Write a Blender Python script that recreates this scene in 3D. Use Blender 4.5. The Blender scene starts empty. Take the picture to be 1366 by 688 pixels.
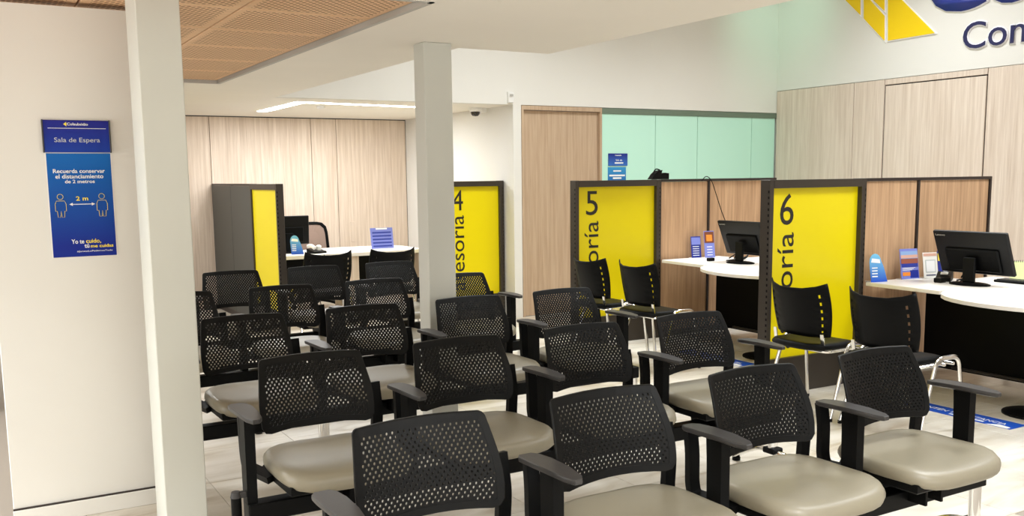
import bpy, bmesh, math, random
from mathutils import Vector, Matrix
random.seed(7)
S = bpy.context.scene
COL = S.collection
R = math.radians

# ------------------------------------------------------------------ camera
cd = bpy.data.cameras.new('camera'); cam = bpy.data.objects.new('camera', cd); COL.objects.link(cam)
yw, pt, rl = R(30.1946), R(7.4897), R(-0.6719)
fw = Vector((math.sin(yw)*math.cos(pt), math.cos(yw)*math.cos(pt), -math.sin(pt)))
rt = Vector((math.cos(yw), -math.sin(yw), 0)); up = rt.cross(fw)
rt2 = math.cos(rl)*rt + math.sin(rl)*up; up2 = -math.sin(rl)*rt + math.cos(rl)*up
cam.matrix_world = Matrix(((rt2.x, up2.x, -fw.x, 0), (rt2.y, up2.y, -fw.y, 0), (rt2.z, up2.z, -fw.z, 1.53), (0, 0, 0, 1)))
cd.sensor_width = 36; cd.lens = 1257.9*36/1366; cd.shift_y = 57.1/1366; cd.clip_start = .02
S.camera = cam

# ------------------------------------------------------------------ world, lights, exposure
W = bpy.data.worlds.new('world'); S.world = W; W.use_nodes = True
W.node_tree.nodes['Background'].inputs[0].default_value = (1, .97, .93, 1)
W.node_tree.nodes['Background'].inputs[1].default_value = .25
S.view_settings.view_transform = 'Standard'; S.view_settings.look = 'None'
S.view_settings.gamma = 1; S.view_settings.use_curve_mapping = False
S.view_settings.exposure = 0.82
S.cycles.max_bounces = 8; S.cycles.diffuse_bounces = 5; S.cycles.glossy_bounces = 3
S.cycles.sample_clamp_indirect = 4

def area(name, loc, sx, sy, power, col=(.925, .975, 1), rot=(0, 0, 0), spread=180):
    l = bpy.data.lights.new(name, 'AREA'); l.shape = 'RECTANGLE'; l.size = sx; l.size_y = sy
    l.energy = power; l.color = col; l.spread = R(spread)
    o = bpy.data.objects.new(name, l); o.location = loc; o.rotation_euler = rot; COL.objects.link(o); return o
# high hall lamps above the void on the right
area('hall_lamp', (4.6, 1.6, 4.5), 1.2, 1.2, 58, spread=125)
area('hall_lamp', (7.2, 2.4, 4.5), 1.2, 1.2, 50, spread=125)
area('hall_lamp', (4.6, 6.6, 4.5), 1.2, 1.2, 50, spread=125)
area('hall_lamp', (7.3, 6.2, 4.5), 1.2, 1.2, 46, spread=125)
# recessed panels in the low ceiling behind the camera
for x, y in ((-1.6, .6), (.6, .4), (2.3, .5), (-1.6, -1.6), (.6, -1.6), (2.3, -1.6)):
    area('unseen_ceiling_lamp', (x, y, 2.275), .6, .6, 28, spread=130)
area('unseen_ceiling_lamp', (-1.6, 3.0, 2.275), .6, .6, 28, spread=130)
area('alcove_fill', (3.5, 10.3, 2.27), 1.6, .3, 34, (.945, .985, 1))  # added fill that strengthens the light of the LED strip
area('alcove_fill', (.9, 9.5, 2.27), 1.6, .3, 34, (.945, .985, 1))  # added fill from the left for the yellow partition face
# added fill lights behind the camera and on the left, standing in for daylight
area('front_fill', (2.6, -2.9, 1.3), 5.5, 2.0, 40, (.93, .975, 1), (R(90), 0, 0))
area('side_fill', (-2.85, 3.7, 1.3), 1.5, 2.0, 28, (.93, .97, 1), (R(90), 0, R(-90)))
# unseen green lamp added to tint the white wall in the hall corner
area('green_tint_fill', (8.0, 7.7, 4.2), .5, .5, 1.2, (.45, 1, .75), Vector((.95, 1.0, -1.1)).to_track_quat('-Z', 'Y').to_euler(), 70)
area('unseen_ceiling_lamp', (-1.2, 5.6, 2.28), .6, .6, 44)  # added to brighten the side wall seen past the poster wall

# ------------------------------------------------------------------ materials
def mat(name, col, rough=.5, metal=0., spec=.5, emit=None, estr=0., coat=0.):
    m = bpy.data.materials.new(name); m.use_nodes = True
    b = m.node_tree.nodes['Principled BSDF']
    b.inputs['Base Color'].default_value = (*col, 1); b.inputs['Roughness'].default_value = rough
    b.inputs['Metallic'].default_value = metal; b.inputs['Specular IOR Level'].default_value = spec
    b.inputs['Coat Weight'].default_value = coat
    if emit: b.inputs['Emission Color'].default_value = (*emit, 1); b.inputs['Emission Strength'].default_value = estr
    return m
def srgb(r, g, b):
    f = lambda c: (c/255/12.92 if c/255 <= .04045 else ((c/255+.055)/1.055)**2.4)
    return (f(r), f(g), f(b))
def nodes(m):
    t = m.node_tree; return t.nodes, t.links, t.nodes['Principled BSDF']
def plaster(name, col, rough=.75, amp=.03):
    m = mat(name, col, rough, spec=.25); N, L, b = nodes(m)
    tc = N.new('ShaderNodeTexCoord'); nz = N.new('ShaderNodeTexNoise'); nz.inputs['Scale'].default_value = 1.7; nz.inputs['Detail'].default_value = 6
    mx = N.new('ShaderNodeMixRGB'); mx.inputs[1].default_value = (*[c*(1-amp) for c in col], 1); mx.inputs[2].default_value = (*[min(1, c*(1+amp)) for c in col], 1)
    L.new(tc.outputs['Object'], nz.inputs['Vector']); L.new(nz.outputs['Fac'], mx.inputs[0]); L.new(mx.outputs[0], b.inputs['Base Color'])
    n2 = N.new('ShaderNodeTexNoise'); n2.inputs['Scale'].default_value = 160
    bp = N.new('ShaderNodeBump'); bp.inputs['Strength'].default_value = .04
    L.new(tc.outputs['Object'], n2.inputs['Vector']); L.new(n2.outputs['Fac'], bp.inputs['Height']); L.new(bp.outputs[0], b.inputs['Normal'])
    return m
def wood(name, dark, light, rough=.45, sc=34):
    m = mat(name, light, rough, spec=.35); N, L, b = nodes(m)
    tc = N.new('ShaderNodeTexCoord'); oi = N.new('ShaderNodeObjectInfo')
    ad = N.new('ShaderNodeVectorMath'); ad.operation = 'ADD'
    cm = N.new('ShaderNodeCombineXYZ'); ml = N.new('ShaderNodeMath'); ml.operation = 'MULTIPLY'; ml.inputs[1].default_value = 40
    L.new(oi.outputs['Random'], ml.inputs[0]); L.new(ml.outputs[0], cm.inputs[0]); L.new(ml.outputs[0], cm.inputs[1])
    L.new(tc.outputs['Object'], ad.inputs[0]); L.new(cm.outputs[0], ad.inputs[1])
    mp = N.new('ShaderNodeMapping'); mp.inputs['Scale'].default_value = (sc, sc, 1.1)
    nz = N.new('ShaderNodeTexNoise'); nz.inputs['Scale'].default_value = 1; nz.inputs['Detail'].default_value = 5; nz.inputs['Roughness'].default_value = .62; nz.inputs['Distortion'].default_value = .25
    L.new(ad.outputs[0], mp.inputs[0]); L.new(mp.outputs[0], nz.inputs['Vector'])
    mp2 = N.new('ShaderNodeMapping'); mp2.inputs['Scale'].default_value = (sc*4.5, sc*4.5, 3)
    n2 = N.new('ShaderNodeTexNoise'); n2.inputs['Scale'].default_value = 1; n2.inputs['Detail'].default_value = 3
    L.new(ad.outputs[0], mp2.inputs[0]); L.new(mp2.outputs[0], n2.inputs['Vector'])
    av = N.new('ShaderNodeMath'); av.operation = 'MULTIPLY_ADD'; av.inputs[1].default_value = .35
    L.new(n2.outputs['Fac'], av.inputs[0]); 
    sb = N.new('ShaderNodeMath'); sb.operation = 'MULTIPLY'; sb.inputs[1].default_value = .65
    L.new(nz.outputs['Fac'], sb.inputs[0]); L.new(sb.outputs[0], av.inputs[2])
    cr = N.new('ShaderNodeValToRGB'); cr.color_ramp.elements[0].position = .36; cr.color_ramp.elements[0].color = (*dark, 1)
    cr.color_ramp.elements[1].position = .64; cr.color_ramp.elements[1].color = (*light, 1)
    L.new(av.outputs[0], cr.inputs[0]); L.new(cr.outputs[0], b.inputs['Base Color'])
    bp = N.new('ShaderNodeBump'); bp.inputs['Strength'].default_value = .06; L.new(av.outputs[0], bp.inputs['Height']); L.new(bp.outputs[0], b.inputs['Normal'])
    return m
def stone(name):
    m = mat(name, (.6, .57, .52), .28, spec=.45); N, L, b = nodes(m)
    tc = N.new('ShaderNodeTexCoord'); oi = N.new('ShaderNodeObjectInfo')
    ge = N.new('ShaderNodeNewGeometry')
    mp = N.new('ShaderNodeMapping'); mp.inputs['Scale'].default_value = (.9, 3.4, 1)
    L.new(ge.outputs['Position'], mp.inputs[0])
    nz = N.new('ShaderNodeTexNoise'); nz.inputs['Scale'].default_value = 1.6; nz.inputs['Detail'].default_value = 8; nz.inputs['Roughness'].default_value = .6; nz.inputs['Distortion'].default_value = .8
    L.new(mp.outputs[0], nz.inputs['Vector'])
    cr = N.new('ShaderNodeValToRGB'); e = cr.color_ramp.elements
    e[0].position = .30; e[0].color = (*srgb(176, 160, 138), 1); e[1].position = .62; e[1].color = (*srgb(224, 217, 206), 1)
    k = e.new(.44); k.color = (*srgb(206, 197, 182), 1)
    L.new(nz.outputs['Fac'], cr.inputs[0])
    hs = N.new('ShaderNodeHueSaturation'); mr = N.new('ShaderNodeMapRange'); mr.inputs[3].default_value = .94; mr.inputs[4].default_value = 1.04
    L.new(oi.outputs['Random'], mr.inputs[0]); L.new(mr.outputs[0], hs.inputs['Value']); L.new(cr.outputs[0], hs.inputs['Color']); L.new(hs.outputs[0], b.inputs['Base Color'])
    rr = N.new('ShaderNodeMapRange'); rr.inputs[3].default_value = .22; rr.inputs[4].default_value = .42; L.new(nz.outputs['Fac'], rr.inputs[0]); L.new(rr.outputs[0], b.inputs['Roughness'])
    return m
def perforated(name, col, hole, pitch=.021):
    m = mat(name, col, .55, spec=.3); N, L, b = nodes(m)
    tc = N.new('ShaderNodeTexCoord'); sx = N.new('ShaderNodeSeparateXYZ'); L.new(tc.outputs['Object'], sx.inputs[0])
    ad = N.new('ShaderNodeMath'); ad.operation = 'ADD'; su = N.new('ShaderNodeMath'); su.operation = 'SUBTRACT'
    for n in (ad, su): L.new(sx.outputs[0], n.inputs[0]); L.new(sx.outputs[1], n.inputs[1])
    def wv(src):
        k = N.new('ShaderNodeMath'); k.operation = 'MULTIPLY'; k.inputs[1].default_value = math.pi/pitch; L.new(src.outputs[0], k.inputs[0])
        s = N.new('ShaderNodeMath'); s.operation = 'SINE'; L.new(k.outputs[0], s.inputs[0])
        a = N.new('ShaderNodeMath'); a.operation = 'ABSOLUTE'; L.new(s.outputs[0], a.inputs[0]); return a
    pr = N.new('ShaderNodeMath'); pr.operation = 'MULTIPLY'; L.new(wv(ad).outputs[0], pr.inputs[0]); L.new(wv(su).outputs[0], pr.inputs[1])
    cr = N.new('ShaderNodeValToRGB'); e = cr.color_ramp.elements; e[0].position = .50; e[0].color = (*col, 1); e[1].position = .70; e[1].color = (*hole, 1)
    # holes stop short of each panel's edge
    mxx = N.new('ShaderNodeMath'); mxx.operation = 'MAXIMUM'
    for i_ in (0, 1):
        ab = N.new('ShaderNodeMath'); ab.operation = 'ABSOLUTE'; L.new(sx.outputs[i_], ab.inputs[0]); L.new(ab.outputs[0], mxx.inputs[i_])
    lt = N.new('ShaderNodeMath'); lt.operation = 'LESS_THAN'; lt.inputs[1].default_value = .288; L.new(mxx.outputs[0], lt.inputs[0])
    pm = N.new('ShaderNodeMath'); pm.operation = 'MULTIPLY'; L.new(pr.outputs[0], pm.inputs[0]); L.new(lt.outputs[0], pm.inputs[1])
    L.new(pm.outputs[0], cr.inputs[0])
    # plain border strip on every panel comes from the object's own coordinates
    mp = N.new('ShaderNodeMapping'); mp.inputs['Scale'].default_value = (4, 30, 1); nz = N.new('ShaderNodeTexNoise'); nz.inputs['Scale'].default_value = 1
    L.new(tc.outputs['Object'], mp.inputs[0]); L.new(mp.outputs[0], nz.inputs['Vector'])
    mx = N.new('ShaderNodeMixRGB'); mx.blend_type = 'MULTIPLY'; mx.inputs[0].default_value = .25; L.new(cr.outputs[0], mx.inputs[1]); L.new(nz.outputs['Fac'], mx.inputs[2])
    L.new(mx.outputs[0], b.inputs['Base Color'])
    return m
def gradient_z(name, top, bot, z0, z1, rough=.5):
    m = mat(name, top, rough); N, L, b = nodes(m)
    tc = N.new('ShaderNodeTexCoord'); sx = N.new('ShaderNodeSeparateXYZ'); mr = N.new('ShaderNodeMapRange')
    mr.inputs[1].default_value = z0; mr.inputs[2].default_value = z1
    mx = N.new('ShaderNodeMixRGB'); mx.inputs[1].default_value = (*bot, 1); mx.inputs[2].default_value = (*top, 1)
    L.new(tc.outputs['Object'], sx.inputs[0]); L.new(sx.outputs[2], mr.inputs[0]); L.new(mr.outputs[0], mx.inputs[0]); L.new(mx.outputs[0], b.inputs['Base Color']); b.inputs['Specular IOR Level'].default_value = .2
    return m

WHITE = plaster('white_wall_paint', srgb(226, 223, 217)); SOFFIT = plaster('ceiling_paint', srgb(240, 234, 224))
POST = plaster('post_paint', srgb(207, 207, 199), .6)
WOODB = wood('pale_ash_panel', srgb(200, 179, 159), srgb(228, 211, 195)); WOODR = wood('grey_ash_panel', srgb(204, 185, 169), srgb(228, 213, 199))
WOODD = wood('door_oak', srgb(174, 147, 121), srgb(198, 173, 147)); WOODP = wood('partition_oak', srgb(168, 132, 99), srgb(208, 170, 134))
STONE = stone('floor_porcelain'); GROUT = mat('grout', srgb(150, 140, 128), .8)
PERF = perforated('perforated_cedar', srgb(240, 198, 156), srgb(140, 94, 60), .045); GREYTRIM = mat('grey_reveal', srgb(180, 176, 170), .6)
BLACK = mat('black_plastic', (.0025, .0025, .0025), .5, spec=.12); MESHBLK = mat('black_backrest_plastic', (.004, .0037, .0034), .45, spec=.16)
ARMGREY = mat('armrest_pad', (.034, .031, .030), .42, spec=.4)
BLKMET = mat('black_steel', (.0025, .0025, .0025), .45, spec=.12)
CHROME = mat('chrome', (.83, .82, .8), .12, 1.0)
FRAME = mat('bronze_grey_frame', srgb(62, 55, 48), .4, .3); FRAMEDK = mat('dark_frame', srgb(46, 36, 32), .45, .2)
YELLOW = mat('yellow_panel', srgb(234, 213, 4), .38, spec=.4); INK = mat('navy_black_lettering', srgb(28, 24, 26), .5)
GREYPAN = mat('charcoal_panel', srgb(72, 74, 71), .5)
WTOP = mat('white_worktop', srgb(236, 230, 222), .35); WEDGE = mat('worktop_edge', srgb(222, 214, 200), .4)
GLASS = mat('green_frosted_glass', srgb(190, 236, 218), .12, spec=.6); GLASSEDGE = mat('glass_edge', srgb(110, 190, 165), .2)
RAIL = mat('green_grey_rail', srgb(104, 120, 104), .5)
WPLAST = mat('white_plastic', srgb(232, 230, 226), .4); DOMEGL = mat('dark_dome', (.02, .015, .015), .08, spec=.8)
LEDM = mat('led_diffuser', (.9, .9, .9), .5, emit=(.93, .95, 1), estr=9)
BLUE1 = mat('navy_print', srgb(28, 46, 140), .35); WINK = mat('white_print', srgb(240, 240, 240), .5); YINK = mat('yellow_print', srgb(250, 226, 70), .5)
SIGNYEL = mat('sign_yellow', srgb(246, 208, 6), .4); SIGNBLUE = mat('sign_blue', srgb(36, 52, 140), .4); SIGNNAVY = mat('sign_navy', srgb(40, 42, 84), .4); SIGNEDGE = mat('sign_white_edge', srgb(248, 246, 250), .5)
SCREEN = mat('screen_back', (.006, .006, .0065), .35, spec=.22); BROWNMESH = mat('brown_mesh', srgb(140, 116, 102), .7)
def vinyl():
    m = mat('taupe_vinyl', srgb(132, 124, 106), .40, spec=.5); N, L, b = nodes(m)
    tc = N.new('ShaderNodeTexCoord'); v = N.new('ShaderNodeTexVoronoi'); v.inputs['Scale'].default_value = 420
    bp = N.new('ShaderNodeBump'); bp.inputs['Strength'].default_value = .05; L.new(tc.outputs['Object'], v.inputs['Vector']); L.new(v.outputs[0], bp.inputs['Height']); L.new(bp.outputs[0], b.inputs['Normal'])
    return m
VINYL = vinyl()

# ------------------------------------------------------------------ mesh helpers
class MB:
    def __init__(s): s.v = []; s.f = []
    def add(s, vs, fs):
        o = len(s.v); s.v += [tuple(p) for p in vs]; s.f += [tuple(i+o for i in f) for f in fs]; return s
    def box(s, x0, x1, y0, y1, z0, z1):
        return s.add([(x0, y0, z0), (x1, y0, z0), (x1, y1, z0), (x0, y1, z0), (x0, y0, z1), (x1, y0, z1), (x1, y1, z1), (x0, y1, z1)],
                     [(3, 2, 1, 0), (4, 5, 6, 7), (0, 1, 5, 4), (1, 2, 6, 5), (2, 3, 7, 6), (3, 0, 4, 7)])
    def cbox(s, x0, x1, y0, y1, z0, z1, c=.004):      # box with chamfered edges
        b = bmesh.new(); m = MB().box(x0, x1, y0, y1, z0, z1)
        vs = [b.verts.new(p) for p in m.v]; [b.faces.new([vs[i] for i in f]) for f in m.f]
        bmesh.ops.bevel(b, geom=list(b.edges), offset=c, segments=1, affect='EDGES')
        b.verts.index_update(); s.add([v.co[:] for v in b.verts], [[v.index for v in f.verts] for f in b.faces]); b.free(); return s
    def loft(s, rings, cap0=True, cap1=True, closed=True):
        n = len(rings[0]); vs = [p for r in rings for p in r]; fs = []
        for i in range(len(rings)-1):
            for j in range(n if closed else n-1):
                k = (j+1) % n; fs.append((i*n+j, i*n+k, (i+1)*n+k, (i+1)*n+j))
        if cap0: fs.append(tuple(reversed(range(n))))
        if cap1: fs.append(tuple((len(rings)-1)*n+j for j in range(n)))
        return s.add(vs, fs)
    def prism(s, pts, z0, z1, c=0):                    # polygon (x, y) ccw extruded in z, optional chamfer
        if c:
            cx = sum(p[0] for p in pts)/len(pts); cy = sum(p[1] for p in pts)/len(pts)
            def sh(k):
                out = []
                n = len(pts)
                for i in range(n):
                    a = Vector(pts[i-1]); b = Vector(pts[i]); d = Vector(pts[(i+1) % n])
                    t = (d-a); t = t.normalized() if t.length else Vector((1, 0)); out.append((b.x-t.y*k, b.y+t.x*k))
                return out
            i_ = sh(c)
            return s.loft([[(x, y, z0) for x, y in i_], [(x, y, z0+c) for x, y in pts], [(x, y, z1-c) for x, y in pts], [(x, y, z1) for x, y in i_]])
        return s.loft([[(x, y, z0) for x, y in pts], [(x, y, z1) for x, y in pts]])
    def cyl(s, c, r0, r1, z0, z1, n=20):
        return s.loft([[(c[0]+r*math.cos(2*math.pi*i/n), c[1]+r*math.sin(2*math.pi*i/n), z) for i in range(n)] for r, z in ((r0, z0), (r1, z1))])
    def lathe(s, c, prof, n=24):
        return s.loft([[(c[0]+r*math.cos(2*math.pi*i/n), c[1]+r*math.sin(2*math.pi*i/n), z) for i in range(n)] for r, z in prof])
    def sweep(s, path, prof):                          # prof: list of (a, b) in the frame normal to the path
        P = [Vector(p) for p in path]; rings = []; ref = None
        for i, p in enumerate(P):
            t = (P[min(i+1, len(P)-1)]-P[max(i-1, 0)]).normalized()
            if ref is None:
                ref = Vector((1, 0, 0)) if abs(t.x) < .9 else Vector((0, 1, 0))
            a = (ref - t*ref.dot(t)).normalized(); ref = a; b = t.cross(a)
            rings.append([tuple(p+a*u+b*w) for u, w in prof])
        return s.loft(rings)
    def tube(s, path, r, n=10):
        return s.sweep(path, [(r*math.cos(2*math.pi*i/n), r*math.sin(2*math.pi*i/n)) for i in range(n)])
    def bar(s, path, w, d):
        return s.sweep(path, [(-w/2, -d/2), (w/2, -d/2), (w/2, d/2), (-w/2, d/2)])
    def mesh(s, name, m, smooth=False, angle=35):
        me = bpy.data.meshes.new(name); me.from_pydata(s.v, [], s.f); me.materials.append(m)
        b = bmesh.new(); b.from_mesh(me); bmesh.ops.recalc_face_normals(b, faces=b.faces)
        if smooth:
            for f in b.faces: f.smooth = True
            for e in b.edges:
                if len(e.link_faces) == 2 and e.calc_face_angle(0) > R(angle): e.smooth = False
        b.to_mesh(me); b.free(); me.update(); return me
    def build(s, name, m, parent=None, smooth=False, loc=(0, 0, 0), angle=35):
        return link(name, s.mesh(name, m, smooth, angle), parent, loc)
def link(name, me, parent=None, loc=(0, 0, 0)):
    o = bpy.data.objects.new(name, me); COL.objects.link(o); o.location = loc
    if parent: o.parent = parent
    return o
def bend(path, r=.03, n=5):                            # round the corners of a polyline
    P = [Vector(p) for p in path]; out = [P[0]]
    for i in range(1, len(P)-1):
        a, b, c = P[i-1], P[i], P[i+1]; d0 = (a-b); d1 = (c-b); k = min(r, d0.length*.49, d1.length*.49)
        p0 = b+d0.normalized()*k; p1 = b+d1.normalized()*k
        for j in range(n+1):
            t = j/n; out.append(p0*(1-t)**2+b*2*t*(1-t)+p1*t*t)
    return out+[P[-1]]
def thing(name, label, cat, loc=(0, 0, 0), rz=0, group=None):
    o = bpy.data.objects.new(name, None); COL.objects.link(o); o.empty_display_size = .1
    o.location = loc; o.rotation_euler = (0, 0, rz); return tag(o, label, cat, group)
def tag(o, label, cat, group=None):
    o['label'] = label; o['category'] = cat
    if group: o['group'] = group
    return o
def struct(o, label=None, cat=None):
    o['kind'] = 'structure'
    if label: o['label'] = label
    if cat: o['category'] = cat
    return o
def part(name, loc, parent):
    o = bpy.data.objects.new(name, None); COL.objects.link(o); o.location = loc; o.parent = parent; o.empty_display_size = .05; return o
def text(name, body, m, parent, org, dirv, upv, w=None, h=None, th=.002, align='CENTER', bold=0., spacing=1., slant=0.):
    """flat lettering: org is the lower-left (or lower-centre) corner; w, h the box it fills"""
    c = bpy.data.curves.new(name, 'FONT'); c.body = body; c.size = 1; c.extrude = 0; c.offset = bold; c.space_character = spacing; c.shear = slant; c.resolution_u = 4
    c.space_line = 1.05; c.align_x = align
    t = bpy.data.objects.new(name, c); COL.objects.link(t); dg = bpy.context.evaluated_depsgraph_get(); dg.update()
    me = bpy.data.meshes.new_from_object(t.evaluated_get(dg)); bpy.data.objects.remove(t); bpy.data.curves.remove(c)
    xs = [v.co.x for v in me.vertices]; ys = [v.co.y for v in me.vertices]
    x0, x1, y0, y1 = min(xs), max(xs), min(ys), max(ys)
    sx = w/(x1-x0) if w else None; sy = h/(y1-y0) if h else None
    sx = sx or sy; sy = sy or sx
    d = Vector(dirv); u = Vector(upv); n = d.cross(u); o = Vector(org)
    ox = (x0+x1)/2 if align == 'CENTER' else x0
    for v in me.vertices:
        v.co = o + d*((v.co.x-ox)*sx) + u*((v.co.y-y0)*sy) + n*th
    b = bmesh.new(); b.from_mesh(me)
    r = bmesh.ops.extrude_face_region(b, geom=list(b.faces)); vs = [e for e in r['geom'] if isinstance(e, bmesh.types.BMVert)]
    bmesh.ops.translate(b, verts=vs, vec=-n*th*.9); bmesh.ops.recalc_face_normals(b, faces=b.faces); b.to_mesh(me); b.free()
    me.materials.clear(); me.materials.append(m); me.name = name
    return link(name, me, parent)

ZC = 2.29; YF = 8.8; XR = 9.03; YB = 11.61; XA = 5.16
# ------------------------------------------------------------------ setting
fl = struct(MB().box(-3, XR+.1, -3, YB+.1, -.06, -.006).build('floor', GROUT))
tile = MB().cbox(-.2985, .2985, -.2985, .2985, -.006, 0, .0012).mesh('tile', STONE)
k = 0
for i in range(-2, 13):
    for j in range(0, 20):
        x, y = 1.3+.6*i, .3+.6*j
        if x < .3 and y > 5: continue
        if x > XR-.3 or y > YB-.3 or (x > XA+.3 and y > YF): continue
        ang = math.atan2(x, y)-yw
        if abs(ang) > R(33) or y < 1.3: continue
        if k < 300: link('tile', tile, fl, (x, y, 0)); k += 1
# low ceiling: plain slab with an opening for the perforated panels
SZ = 2.75
cl = MB()
OX0, OX1, OY0, OY1 = -.82, 1.86, 3.84, 7.77
cl.box(-3, 2.625, -3, OY0, ZC, SZ); cl.box(-3, 2.625, OY1, YF, ZC, SZ); cl.box(-3, OX0, OY0, OY1, ZC, SZ); cl.box(OX1, 2.625, OY0, OY1, ZC, SZ)
cl.box(2.625, 3.26, -3, 5.11, ZC, SZ); cl.box(-3, XA, YF+.119, YB, ZC, SZ); cl.box(-3, 2.625, YF, YF+.12, ZC, SZ); cl.box(OX0, OX1, OY0, OY1, 2.42, SZ)
ceil = struct(cl.build('ceiling', SOFFIT))
tr = MB()
for a in ((OX0, OX1, OY0, OY0+.025), (OX0, OX1, OY1-.025, OY1), (OX1-.025, OX1, OY0, OY1), (OX0, OX0+.025, OY0, OY1)): tr.box(*a, ZC-.004, ZC+.1)
tr.build('reveal', GREYTRIM, ceil)
MB().box(OX0, OX1, OY0, OY1, 2.40, 2.41).build('backing', FRAMEDK, ceil)
xe = [-.80, -.15, .52, 1.19, 1.836]; ye = [3.865, 4.49, 5.13, 5.79, 6.45, 7.11, 7.746]
for i in range(4):
    for j in range(6):
        w, h = xe[i+1]-xe[i], ye[j+1]-ye[j]
        MB().cbox(-w/2+.004, w/2-.004, -h/2+.004, h/2-.004, 0, .02, .004).build('ceiling_panel', PERF, ceil, loc=((xe[i]+xe[i+1])/2, (ye[j]+ye[j+1])/2, ZC+.022))
struct(MB().box(2.6, XR+.1, -3, YF+.1, 4.62, 4.7).build('ceiling_upper', WHITE))
# walls
wl = struct(MB().box(.11, .80, 4.64, 4.78, 0, ZC-.002).build('wall_left', WHITE))
bb = struct(MB().cbox(.105, .80, 4.622, 4.638, 0, .075, .003).build('baseboard_left', WHITE))
MB().box(.106, .80, 4.63, 4.64, .0752, .082).build('shadow_gap', FRAMEDK, bb)
struct(MB().box(-3, -2.9, -3, YB, 0, ZC).box(-2.9, .02, 7.0, 7.1, 0, ZC-.002).build('wall_side', WHITE))
struct(MB().box(-3, XR+.1, -3.1, -3, 0, 4.62).build('wall_front', WHITE))
struct(MB().box(2.56, 2.622, 5.12, YF, SZ, 4.62).box(3.2, 3.255, -3, 5.1, SZ, 4.62).box(2.62, 3.25, 5.05, 5.1, SZ, 4.62).build('wall_upper', WHITE))
# middle wall: fascia above, narrow pier, door, green glazing
wm = struct(MB().box(2.63, XR, YF, YF+.12, ZC+.0, 4.62).box(XA, XA+.1, YF, YF+.12, 0, ZC).box(XA, XA+.1, YF+.12, YB, 0, ZC).build('wall_middle', WHITE))
dr = struct(MB().cbox(5.29, 6.285, YF+.03, YF+.07, .005, 2.235, .002).build('door_1', WOODD), 'oak veneer door leaf beside the green glazing')
fr = MB().box(5.262, 5.288, YF-.008, YF+.11, 0, 2.285).box(6.287, 6.315, YF-.008, YF+.11, 0, 2.285).box(5.288, 6.287, YF-.008, YF+.11, 2.24, 2.285)
fr.build('door_frame', WOODD, dr)
wn = struct(MB().box(6.32, XR, YF+.0, YF+.05, 2.225, 2.285).build('window_1', RAIL), 'row of green frosted glass panes under a green grey rail')
gx = [6.322, 7.094, 7.736, 8.619, XR-.01]
for i in range(4):
    MB().cbox(gx[i]+.003, gx[i+1]-.003, YF+.012, YF+.026, .06, 2.224, .002).build('pane', GLASS, wn)
MB().box(6.32, XR, YF+.005, YF+.05, 0, .058).build('window_sill', RAIL, wn)
MB().box(6.316, 6.322, YF+.005, YF+.03, .06, 2.224).build('glass_edge', GLASSEDGE, wn)
struct(MB().box(6.3, XR, YF+.06, YF+.12, 0, ZC).build('wall_glazing_backing', WHITE))
# back wall of the alcove, panelled in pale ash
wb = struct(MB().box(-3, XA+.1, YB+.02, YB+.12, 0, ZC).build('wall_back', FRAMEDK))
px = [-2.2, -.96, .3, 1.39, 2.63, 3.87, 4.20, XA-.002]
for i in range(len(px)-1):
    MB().cbox(px[i]+.003, px[i+1]-.003, YB, YB+.022, .07, ZC-.012, .002).build('panel', WOODB, wb)
MB().cbox(4.355, 4.405, YB-.006, YB+.004, .72, .98, .002).build('handle', WOODB, wb)
MB().box(-2.2, XA-.002, YB+.004, YB+.02, 0, .066).build('baseboard', WOODB, wb)
# right wall: white above, grey ash panels and a flush door below
wr = struct(MB().box(XR+.02, XR+.12, -3, YF+.1, 0, 4.62).build('wall_right', WHITE))
MB().box(XR-.004, XR+.02, -3, YF, 2.562, 4.6).build('upper_board', WHITE, wr)
MB().box(XR+.014, XR+.021, -3, YF, 0, 2.56).build('backing', FRAMEDK, wr)
yp = [YF-.003, 7.60, 7.18, 5.95, 4.75, 3.55, 2.35, 1.15, -.05, -1.25, -2.9]
for i in range(len(yp)-1):
    if i == 2:
        MB().cbox(XR-.006, XR+.014, yp[i+1]+.004, yp[i]-.004, 2.497, 2.556, .002).build('panel', WOODR, wr); continue
    MB().cbox(XR-.006, XR+.014, yp[i+1]+.004, yp[i]-.004, .02, 2.556, .002).build('panel', WOODR, wr)
d2 = struct(MB().cbox(XR-.004, XR+.012, 5.962, 7.168, .01, 2.484, .002).build('door_2', WOODR), 'flush ash door in the panelled wall behind the desks')
# free posts
struct(tag(MB().cbox(.664, .836, 4.1, 4.34, 0, ZC, .004).build('pillar', POST), 'wide pale square pillar standing beside the poster wall', 'pillar'))
struct(tag(MB().cbox(2.325, 2.50, 4.95, 5.09, 0, ZC, .004).build('pillar', POST), 'slim cream square pillar rising among the bench rows', 'pillar'))

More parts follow.
